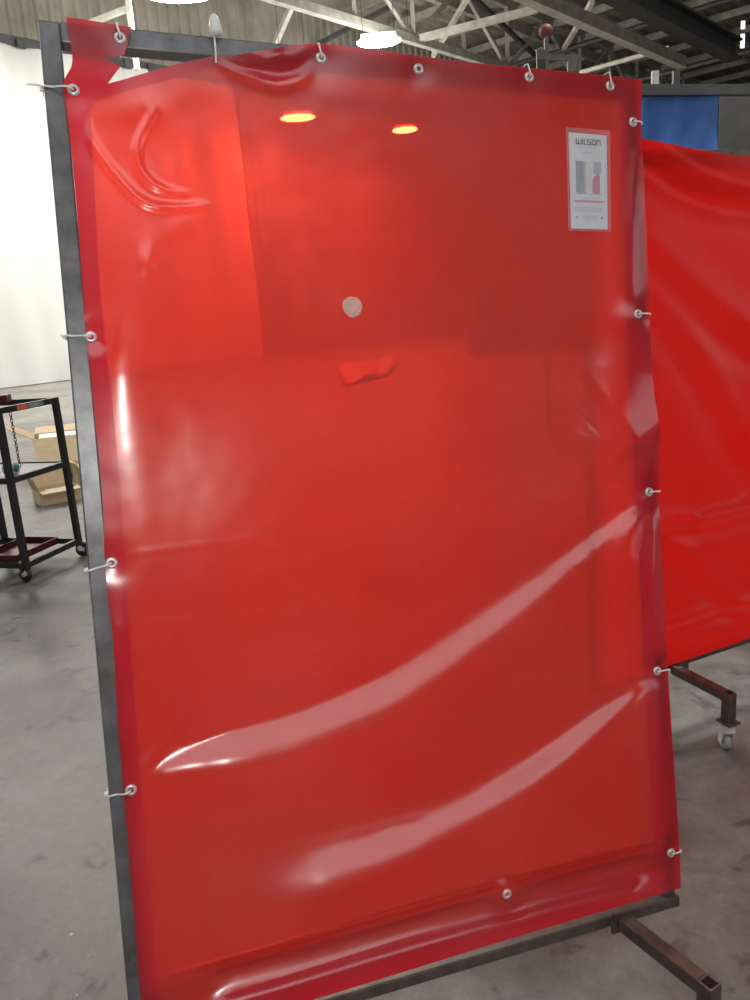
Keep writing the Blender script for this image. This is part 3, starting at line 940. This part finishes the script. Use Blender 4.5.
for r in range(3):
    for k in range(11): lq2(.12 + k * .07, .775 + r * .017, .175 + k * .07, .783 + r * .017, 3)
lq2(.13, .87, .19, .893, 2); lq2(.81, .87, .88, .893, 2)
for r in range(3):
    for k in range(6): lq2(.32 + k * .07, .865 + r * .015, .37 + k * .07, .872 + r * .015, 3)
for k in range(5): lq2(.36 + k * .05, .193, .40 + k * .05, .206, 3)
for k in range(12): lq2(.22 + k * .045, .138, .25 + k * .045, .144, 3)
LABEL = lab.build('product_label', [MAT['paper'], MAT['ink'], MAT['ink_grey'], MAT['ink_pale'], MAT['white_sheet_paper'], MAT['ink_pink']], SCR, label='white paper label with grey and pink print')

# the word at the top of the label, wide strokes
def stroke_word(parent):
    mb = MB(); th = .17; x = 0.
    gl = {'W': [((0, 1), (0, 0)), ((0, 0), (1.1, 0)), ((.55, 0), (.55, .8)), ((1.1, 0), (1.1, 1))],
          'I': [((0, 0), (0, 1))], 'L': [((0, 1), (0, 0)), ((0, 0), (.35, 0))],
          'S': [((.7, 1), (0, 1)), ((0, 1), (0, .5)), ((0, .5), (.7, .5)), ((.7, .5), (.7, 0)), ((.7, 0), (0, 0))],
          'O': [((0, 0), (0, 1)), ((0, 1), (.75, 1)), ((.75, 1), (.75, 0)), ((.75, 0), (0, 0))],
          'n': [((0, 0), (0, 1)), ((0, 1), (.7, 1)), ((.7, 1), (.7, 0))]}
    wid = {'W': 1.1, 'I': 0, 'L': .35, 'S': .7, 'O': .75, 'n': .7}
    total = sum(wid[c] for c in 'WILSOn') + .36 * 5
    A0_, A1_, B0_, B1_ = .19, .82, .112, .062
    for c in 'WILSOn':
        for (p, q) in gl[c]:
            pp = [lpt(A0_ + (A1_ - A0_) * (x + t[0]) / total, B0_ + (B1_ - B0_) * t[1], .0012) for t in (p, q)]
            mb.bar(pp[0], pp[1], .0018, .0005, FN, ext=.0009)
        x += wid[c] + .36
    mb.build('lettering', MAT['ink'], parent, label='dark wide block letters WILSOn')
stroke_word(LABEL)
def clear_mat():
    m, nt, out = new_mat('clear_sleeve')
    tr = nt.nodes.new('ShaderNodeBsdfTransparent'); tr.inputs[0].default_value = (.97, .97, .97, 1)
    gl = nt.nodes.new('ShaderNodeBsdfGlossy'); gl.inputs['Roughness'].default_value = .12
    df = nt.nodes.new('ShaderNodeBsdfDiffuse'); df.inputs[0].default_value = (.8, .75, .75, 1)
    mx = nt.nodes.new('ShaderNodeMixShader'); mx.inputs[0].default_value = .10
    link(nt, tr.outputs[0], mx.inputs[1]); link(nt, df.outputs[0], mx.inputs[2])
    m2 = nt.nodes.new('ShaderNodeMixShader'); m2.inputs[0].default_value = .04
    link(nt, mx.outputs[0], m2.inputs[1]); link(nt, gl.outputs[0], m2.inputs[2]); link(nt, m2.outputs[0], out.inputs[0])
    return m
MAT['clear'] = clear_mat()
sv = MB(); lslab(sv, -.07, -.045, 1.07, 1.02, .0018, .0022)
for a0, b0, a1, b1 in ((-.075, -.05, -.055, 1.025), (1.055, -.05, 1.075, 1.025), (-.075, -.05, 1.075, -.042), (-.075, 1.018, 1.075, 1.026)):
    lslab(sv, a0, b0, a1, b1, .0005, .0028)
sv.build('clear_sleeve', MAT['clear'], LABEL, label='clear plastic sleeve around the label')

# pale round mark on the film
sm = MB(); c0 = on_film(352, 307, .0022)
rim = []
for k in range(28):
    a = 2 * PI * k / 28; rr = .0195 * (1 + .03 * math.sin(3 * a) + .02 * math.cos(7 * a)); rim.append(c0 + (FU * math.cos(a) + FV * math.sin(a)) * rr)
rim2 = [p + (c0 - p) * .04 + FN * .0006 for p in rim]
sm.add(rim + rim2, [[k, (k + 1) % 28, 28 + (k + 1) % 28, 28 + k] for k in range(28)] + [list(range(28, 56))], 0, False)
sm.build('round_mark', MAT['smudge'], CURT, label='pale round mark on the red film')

# ------------------------------------------------------------------ second welding screen
Z2 = .235
b0 = on_z(677.5, 658.5, Z2); b1 = on_z(750, 634.5, Z2)
U2 = (b1 - b0); U2.z = 0; U2.normalize(); N2 = Vector((U2.y, -U2.x, 0)); V2 = Vector((0, 0, 1))
if N2.dot(-Vector(CAM)) < 0 and False: N2 = -N2
def p2(px, py, n=0.):
    q = on_plane(px, py, b0 + N2 * n, np.array(N2)); return q
L2 = p2(590, 300); o2 = Vector((L2.x, L2.y, 0))
def sw(u, z, n=0.): return o2 + U2 * u + V2 * z + N2 * n
T2 = p2(650, 140).z
W2 = 1.83
H2 = T2 + .01
print('second screen left', o2, 'top', T2, 'normal', N2, 'rail', b0, b1)
SC2 = thing('welding_screen', 'second red welding curtain on a brown steel frame, behind the large screen at right', 'welding screen', o2 + U2 * W2 / 2)
def tube2(name, a, b):
    mb = MB(); mb.bar(a, b, TB, TB, N2, .003); mb.build(name, MAT['brown_steel'], SC2)
tube2('bottom_rail', sw(0, Z2 - TB / 2, -TB / 2), sw(W2, Z2 - TB / 2, -TB / 2))
tube2('top_rail', sw(0, H2 - TB / 2 - .03, -TB / 2 - .012), sw(W2, H2 - TB / 2 - .03, -TB / 2 - .012))
tube2('left_post', sw(TB / 2, Z2, -TB / 2), sw(TB / 2, H2 - TB - .03, -TB / 2))
tube2('right_post', sw(W2 - TB / 2, Z2, -TB / 2), sw(W2 - TB / 2, H2 - TB - .03, -TB / 2))
# leg
q0 = p2(674, 667); q0 = Vector((q0.x, q0.y, Z2 - .04))
q1 = on_z(729, 697, Z2 - .035)
q0.z = q1.z
make_leg(SC2, q0, q1, MAT['brown_steel'], 1.55)
gp = MB(); gp.bar(q0 + U2 * .004 + N2 * .0, q0 + U2 * .055, .03, .055, (0, 0, 1)); gp.build('joint_plate', MAT['brown_steel'], SC2)
make_leg(SC2, q0 + U2 * (W2 - .5), q1 + U2 * (W2 - .5), MAT['brown_steel'], 1.2)
# curtain
NU, NV = 150, 150
D_ = []
def uz(px, py):
    q = p2(px, py) - o2; return (q.dot(U2), q.z)
TOPP = [uz(*p) for p in catmull([(580, 128), (612, 136), (645, 143), (665, 146.5), (690, 151), (720, 155.5), (750, 158), (790, 160), (850, 158)], 5)]
TOPU = [p[0] for p in TOPP]; TOPZ = [p[1] for p in TOPP]
cu = MB(); vs = []
drop = H2 - Z2
for i in range(NU + 1):
    a = i / NU; u = a * W2
    for j in range(NV + 1):
        b = j / NV
        sag = .012 + .035 * (math.sin(PI * ((u * 2.2) % 1.))) ** 2 * .6
        zt = float(np.interp(u, TOPU, TOPZ)); zb = Z2 - .002
        z = zb + (zt - zb) * (1 - b)
        d = .022
        vs.append((u, z, d))
P2 = np.array(vs); 
# picture positions of the vertices, used to put the folds where the photo shows them
def uz(px, py):
    q = p2(px, py) - o2; return (q.dot(U2), q.z)
d2 = P2[:, 2].copy(); X2 = P2[:, :2]
def fold2(pts, wid, slope):
    global d2
    P = [uz(*p) for p in pts]
    Q = np.array(catmull(P, .02)); best = np.full(len(X2), 1e9); sd = np.zeros(len(X2))
    for i in range(len(Q) - 1):
        a, b = Q[i], Q[i + 1]; ab = b - a; t = np.clip(((X2 - a) @ ab) / (ab @ ab), 0, 1)
        dd = np.linalg.norm(X2 - (a + t[:, None] * ab), axis=1); m = dd < best
        cr = ab[0] * (X2[:, 1] - a[1]) - ab[1] * (X2[:, 0] - a[0])
        best[m] = dd[m]; sd[m] = (np.sign(cr) * dd)[m]
    s = -sd / wid
    d2 = d2 + slope * wid * s * np.exp(-s * s / 2)
fold2([(640, 150), (680, 180), (720, 196), (752, 200), (800, 195)], .04, -.6)
fold2([(640, 250), (690, 300), (740, 340), (800, 360)], .05, -.35)
fold2([(645, 300), (690, 360), (720, 420), (750, 470)], .05, -.3)
fold2([(655, 525), (700, 522), (750, 510), (800, 500)], .03, -.7)
fold2([(655, 540), (690, 570), (720, 600), (752, 620)], .035, -.4)
fold2([(650, 630), (690, 618), (720, 609), (752, 606)], .022, -.8)
fold2([(700, 512), (735, 505), (752, 490)], .025, .5)
for k in range(len(d2)):
    d2[k] += .007 * noise.noise(Vector((P2[k, 0] * 3.5, P2[k, 1] * 3, 3.3)))
vv = [sw(p[0], p[1], max(d, .004)) for p, d in zip(P2, d2)]
cu.add(vv, [[i * (NV + 1) + j, (i + 1) * (NV + 1) + j, (i + 1) * (NV + 1) + j + 1, i * (NV + 1) + j + 1] for i in range(NU) for j in range(NV)], 0, True)
C2 = cu.build('curtain', MAT['film2'], SC2)

# ------------------------------------------------------------------ black cart
A = on_z(29, 582, 0); B = on_z(81, 556, 0)
e1 = (B - A); side_len = e1.length; e1.normalize()
e2 = Vector((-e1.y, e1.x, 0))                       # away to the left of the side
CW = .62
ctr = A + e1 * side_len / 2 + e2 * CW / 2
CART = thing('utility_cart', 'black steel shelf cart on casters beside the left edge of the red screen', 'cart', ctr)
print('cart side', side_len, A, B)
nB = np.array(e2)
topz = on_plane(46, 399, B, nB).z; midz = on_plane(58, 463, B, nB).z; lowz = on_plane(72, 541, B, nB).z
print('cart heights', topz, midz, lowz)
TW = .038
def crn(i, j, z): return A + e1 * (side_len * i) + e2 * (CW * j) + Vector((0, 0, z))
for (i, j) in ((0, 0), (1, 0), (0, 1), (1, 1)):
    mb = MB(); mb.bar(crn(i, j, lowz - .05), crn(i, j, topz), TW, TW, e1, .003); mb.build('post', MAT['black_paint'], CART)
def shelf(z, solid, name='shelf'):
    mb = MB()
    for a, b in (((0, 0), (1, 0)), ((1, 0), (1, 1)), ((1, 1), (0, 1)), ((0, 1), (0, 0))):
        mb.bar(crn(*a, z - TW / 2), crn(*b, z - TW / 2), TW * .8, TW, (0, 0, 1), .002)
    o = mb.build(name, MAT['black_paint'], CART)
    if solid:
        mb = MB(); mb.box(crn(.5, .5, z - .012), (side_len - .01, CW - .01, .008), Matrix.Rotation(math.atan2(e1.y, e1.x), 3, 'Z')); mb.build('shelf_plate', MAT['plate'], o)
    return o
rimo = shelf(topz, False, 'top_rim'); shelf(midz, True); shelf(lowz, False, 'bottom_frame')
st = MB(); st.bar(crn(.28, -.0, topz - TW * .5) - e2 * .017, crn(.46, 0, topz - TW * .5) - e2 * .017, .002, .028, (0, 0, 1)); st.build('orange_sticker', MAT['orange'], rimo)
st = MB(); st.bar(crn(.47, -.0, topz - TW * .5) - e2 * .017, crn(.74, 0, topz - TW * .5) - e2 * .017, .002, .028, (0, 0, 1)); st.build('grey_sticker', MAT['rim_grey'], rimo)
for (i, j, br, yw) in ((0, 0, True, 2.6), (1, 0, False, .35), (0, 1, False, 2.), (1, 1, False, .8)):
    mb_top = crn(i, j, lowz - .045)
    make_caster(mb_top, CART, yw, .05, .03, 'rubber', br)
tr = MB(); c = crn(.42, .16, lowz + .0)
for k, (t0, t1, z0, z1) in enumerate(((.10, .10, 0, .09), (.10, .34, .0, .0))):
    pass
tr.bar(crn(.05, .14, lowz + .015), crn(.82, .14, lowz + .015), .006, .045, (0, 0, 1))
tr.bar(crn(.05, .60, lowz + .015), crn(.82, .60, lowz + .015), .006, .045, (0, 0, 1))
tr.bar(crn(.05, .37, lowz - .004), crn(.82, .37, lowz - .004), CW * .46, .006, (0, 0, 1))
tr.bar(crn(.05, .14, lowz + .015), crn(.05, .60, lowz + .015), .006, .045, (0, 0, 1))
tr.bar(crn(.82, .14, lowz + .015), crn(.82, .60, lowz + .015), .006, .045, (0, 0, 1))
o = tr.build('tray', MAT['maroon']); o['label'] = 'dark red metal tray on the bottom frame of the black cart'; o['category'] = 'tray'
tb = on_z(9, 398, topz + .028)
mb = MB(); mb.bar(tb, tb - Vector((.34, .05, 0)), .12, .05, (0, 0, 1), .005)
mb.bar(tb + Vector((-.05, -.01, .027)), tb + Vector((-.25, -.04, .027)), .02, .012, (0, 0, 1), .002)
o = mb.build('toolbox', MAT['maroon']); o['label'] = 'dark maroon box lying across the top rim of the black cart'; o['category'] = 'box'
# chain
cp = on_plane(6.5, 413, A, nB); cp.z = topz - TW; cp = cp - e2 * .028
ch = MB(); n = 17; L = (topz - midz) * .78
for k in range(n):
    z = cp.z - L * (k + .5) / n; a = k * PI / 2
    d = Vector((math.cos(a), math.sin(a), 0)); pts = []
    for m in range(14):
        an = 2 * PI * m / 14
        pts.append(Vector((cp.x, cp.y, z)) + d * math.cos(an) * .0075 + Vector((0, 0, 1)) * math.sin(an) * L / n * .62)
    ch.sweep(pts, .0026, .0026, 6, d.cross(Vector((0, 0, 1))), closed=True)
o = ch.build('hanging_chain', MAT['black_paint']); o['label'] = 'thin black chain hanging from the top rim of the cart'; o['category'] = 'chain'
# roll on the middle shelf
rp = on_plane(12, 463, A + e2 * .08, nB); rp.z = midz - .008 + .042
mb = MB(); ax = e2 * -1
mb.lathe(rp - ax * .05, ax, [(.02, 0), (.042, 0), (.042, .07), (.036, .071), (.02, .071), (.02, 0)], 26)
ro = thing('tape_roll', 'white roll with teal core lying on the middle shelf of the black cart', 'tape roll', (rp.x, rp.y, midz - .008))
mb.build('roll', MAT['tape_white'], ro)
mb = MB(); mb.lathe(rp - ax * .05, ax, [(.001, .001), (.022, .001), (.022, .078), (.018, .08), (.001, .08)], 20); mb.build('core', MAT['teal'], ro, label='teal core')

# ------------------------------------------------------------------ cardboard boxes behind the cart
def carton(name, label, c, size, yaw, flaps, th=.006, contents=None):
    """open carton; flaps: angle in degrees outward from upright per side (+x, -x, +y, -y), None = no flap"""
    root = thing(name, label, 'cardboard box', c, 'cardboard boxes behind the cart')
    R = Matrix.Rotation(yaw, 3, 'Z'); c = Vector(c); L, W, H = size
    P = lambda x, y, z: c + R @ Vector((x, y, z))
    mb = MB()
    mb.box(P(0, 0, th / 2), (L, W, th), R)
    mb.box(P(L / 2, 0, H / 2), (th, W, H), R); mb.box(P(-L / 2, 0, H / 2), (th, W, H), R)
    mb.box(P(0, W / 2, H / 2), (L, th, H), R); mb.box(P(0, -W / 2, H / 2), (L, th, H), R)
    mb.build('body', MAT['cardboard'], root)
    for k, fl in enumerate(flaps):
        if fl is None: continue
        ang, ln = fl; a = math.radians(ang)
        f = MB()
        ax = ((1, 0), (-1, 0), (0, 1), (0, -1))[k]
        half = L / 2 if k < 2 else W / 2; wid = W if k < 2 else L
        o = Vector((ax[0] * half, ax[1] * half, H)); d = Vector((ax[0] * math.sin(a), ax[1] * math.sin(a), math.cos(a)))
        s = Vector((-ax[1], ax[0], 0)); nrm = d.cross(s)
        q = []
        for zz in (-th / 2, th / 2):
            for sx, t in ((-1, 0), (1, 0), (1, 1), (-1, 1)):
                pt = o + s * (sx * (wid / 2 - .01 * t)) + d * (ln * t) + nrm * zz; q.append(c + R @ pt)
        f.add(q, [[3, 2, 1, 0], [4, 5, 6, 7], [0, 1, 5, 4], [1, 2, 6, 5], [2, 3, 7, 6], [3, 0, 4, 7]])
        f.build('flap', MAT['cardboard_in'] if k == 1 else MAT['cardboard'], root)
    return root, P, R
sb = on_z(42, 506, 0)
sc_yaw = math.atan2(e1.y, e1.x) + .05
Ld = sb.length
bx, P, R = carton('cardboard_box', 'low open cardboard box with papers on the floor behind the cart', sb + Vector((.07, .20, 0)), (.36, .27, .13), .62, [None, (15, .13), (8, .15), (100, .08)])
mb = MB()
for k, (a, dz) in enumerate(((.2, 0), (.5, .035), (.05, .07))):
    mb.box(P(.005 * k, -.005 * k, .026 + dz), (.20, .14, .034), R @ Matrix.Rotation(a, 3, 'Z'))
o = mb.build('paper_stack', MAT['white_sheet_paper']); o['label'] = 'white papers lying in the low open cardboard box'; o['category'] = 'paper'
bb = on_z(40, 490, 0)
bx, P, R = carton('cardboard_box', 'large open cardboard box with spread flaps behind the cart', bb + Vector((-.08, 1.1, 0)), (.66, .5, .42), .35, [(112, .36), (60, .30), (80, .26), (128, .40)])
mb = MB(); mb.box(P(-.03, .02, .39), (.5, .36, .02), R @ Matrix.Rotation(.1, 3, 'X')); o = mb.build('packing_paper', MAT['white_sheet_paper']); o['label'] = 'white packing paper on top of the large open cardboard box'; o['category'] = 'paper'
b3 = on_z(74, 486, 0)
carton('cardboard_box', 'small cardboard box on the floor behind the left post of the screen', b3 + Vector((.14, .2, 0)), (.34, .34, .22), .5, [(80, .16), (60, .14), None, (110, .15)])

# ------------------------------------------------------------------ blue tarpaulin, column and far things at right
TD = 11.0
tz1 = at_dist(640, 97, TD).z
t0 = on_z(600, 99, tz1); t1 = on_z(719, 96, tz1)
mb = MB(); vs = []
NX = 60; NZ = 20
p_ = Vector((t0.x, t0.y, 0)); q_ = Vector((t1.x, t1.y, 0)); dn_ = (q_ - p_).normalized(); nn_ = Vector((dn_.y, -dn_.x, 0))
for i in range(NX + 1):
    for j in range(NZ + 1):
        b = p_.lerp(q_, i / NX); z = .4 + (tz1 - .4) * j / NZ
        vs.append(b + nn_ * (.012 * math.sin(i * .25 + j * .35) + .05 * noise.noise(Vector((i * .12, j * .25, 0)))) + Vector((0, 0, z)))
mb.add(vs, [[i * (NZ + 1) + j, (i + 1) * (NZ + 1) + j, (i + 1) * (NZ + 1) + j + 1, i * (NZ + 1) + j + 1] for i in range(NX) for j in range(NZ)], 0, True)
BTp = thing('blue_tarpaulin', 'blue tarpaulin hanging from a dark beam behind the second screen', 'tarpaulin', (p_ + q_) / 2)
mb.build('sheet', MAT['blue'], BTp)
for e_ in (p_ - dn_ * .2, q_ + dn_ * 4):
    pole = MB(); pole.bar(e_, e_ + Vector((0, 0, tz1)), .08, .08, (1, 0, 0)); pole.build('pole', MAT['beam_dark'], BTp)
# * .2 + Vector((0, 0, 0)), p_ - dn_ * .2 + Vector((0, 0, tz1)), .08, .08, (1, 0, 0)); pole.bar(q_ + dn_ * 4 + Vector((0, 0, 0)), q_ + dn_ * 4 + Vector((0, 0, tz1)), .08, .08, (1, 0, 0)); pole.build('pole', MAT['beam_dark'], BTp)
ba = on_z(560, 91, tz1 + .06); bb_ = on_z(780, 90, tz1 + .06)
mb = MB(); mb.bar(Vector((ba.x, ba.y, tz1 + .06)), Vector((bb_.x, bb_.y, tz1 + .06)), .1, .12); mb.build('top_beam', MAT['beam_dark'], BTp)
for px in (655, 676):
    k = on_z(px, 80, tz1 + .2); mb = MB(); mb.box(Vector((k.x, k.y, tz1 + .2)), (.08, .05, .2)); mb.build('bracket', MAT['beam'] if px == 655 else MAT['beam_dark'], BTp)
cpz = at_dist(737, 200, 13.0)
mb = MB(); ct = at_dist(737, 92, 13.0).z
mb.box((cpz.x, cpz.y, ct / 2), (.42, .42, ct), Matrix.Rotation(math.atan2(D1.y, D1.x), 3, 'Z'), .01)
o = mb.build('column', MAT['beam_col']); o['kind'] = 'structure'; o['label'] = 'grey steel column beyond the second screen'; o['category'] = 'column'

# small red bell on a grey stem over the screen, with its bracket
rp = at_dist(546, 31, 9.0); rb = at_dist(546, 69, 9.0)
BE = thing('alarm_bell', 'small faded red alarm bell on a grey stem above the top rail', 'alarm bell', (rb.x, rb.y, rb.z - .3))
mb = MB(); ax = Vector((-rp.x, -rp.y, 0)).normalized()
mb.lathe(rp - ax * .04, ax, [(.001, 0), (.055, 0), (.07, .02), (.07, .03), (.055, .06), (.03, .08), (.001, .085)], 24); mb.build('bell', MAT['alarm_red'], BE)
mb = MB(); mb.bar(rp, Vector((rp.x, rp.y, rb.z - .4)), .04, .04); mb.build('stem', MAT['beam_col2'], BE)
mb = MB(); k0 = at_dist(541, 60, 9.0); k1 = at_dist(572, 60, 9.0)
mb.box((k0.x, k0.y, k0.z - .02), (.09, .03, .22)); mb.box((k1.x, k1.y, k1.z - .03), (.09, .03, .16)); mb.bar(Vector((k0.x, k0.y, k0.z + .02)), Vector((k1.x, k1.y, k1.z + .02)), .04, .05); mb.build('bracket', MAT['beam_col2'], BE)
dn = MB(); dn.bar(Vector((k0.x, k0.y, 0)), Vector((k0.x, k0.y, k0.z)), .06, .06); dn.build('pole', MAT['beam_dark'], BE)

# narrow daylit slits in the far right wall
for (px, py0, py1) in ((743, 21, 29), (742.5, 34, 48)):
    a = at_dist(px, py0, 40); b = at_dist(px, py1, 40)
    mb = MB(); mb.box(((a.x + b.x) / 2, (a.y + b.y) / 2, (a.z + b.z) / 2), (.16, .05, abs(a.z - b.z)))
    o = mb.build('window_1' if py0 < 30 else 'window_2', MAT['pane']); o['kind'] = 'structure'

# workbenches and machines seen dimly through the film
def floor_sheet(pts, z, label):
    P = [on_z(x, y, z) for x, y in pts]; P = [P[0].lerp(P[1], k / 8) for k in range(9)] + [P[3].lerp(P[2], k / 8) for k in range(9)]
    mb = MB(); vs = []
    for h in (-.04, 0.):
        for k, p in enumerate(P): vs.append(p + Vector((0, 0, h + .05 * math.sin(k * 1.1) - (z if k >= 9 else 0) * .6)))
    fs = []
    for k in range(8): fs += [[18 + k, 19 + k, 28 + k, 27 + k], [k, 9 + k, 10 + k, 1 + k], [k, k + 1, 19 + k, 18 + k], [9 + k, 27 + k, 28 + k, 10 + k]]
    fs += [[0, 18, 27, 9], [8, 17, 35, 26]]
    mb.add(vs, fs, 0, False)
    o = mb.build('crumpled_tarp', MAT['bench']); o['label'] = label; o['category'] = 'tarp'; o.location.z += max(0, .0 - o.location.z)
floor_sheet([(338, 366), (396, 355), (388, 365), (345, 375)], .25, 'pale crumpled tarp on the far floor, seen through the red film')
def machine(px, py, label):
    c = on_z(px, py, 0); t = thing('machine', label, 'machine', c)
    mb = MB(); mb.box(c + Vector((0, 0, .55)), (1.9, 1.1, 1.1), None, .05); mb.build('base', MAT['machine'], t)
    mb = MB(); mb.box(c + Vector((-.4, 0, 1.6)), (.8, .8, 1.0), None, .06); mb.build('column', MAT['machine'], t)
    mb = MB(); mb.cyl(c + Vector((.5, 0, 1.1)), c + Vector((.5, 0, 1.75)), .34, .28); mb.build('motor', MAT['machine'], t)
machine(500, 352, 'dark machine seen dimly through the red film below the label')
machine(560, 350, 'dark machine seen dimly through the red film beside the right hem')

# ------------------------------------------------------------------ colour management
vs_ = scene.view_settings
scene.display_settings.display_device = 'sRGB'
vs_.view_transform = 'Standard'; vs_.look = 'None'; vs_.gamma = 1.0; vs_.exposure = 0.14; vs_.use_curve_mapping = False
scene.cycles.use_denoising = True
scene.cycles.max_bounces = 8
scene.cycles.sample_clamp_indirect = 6.0
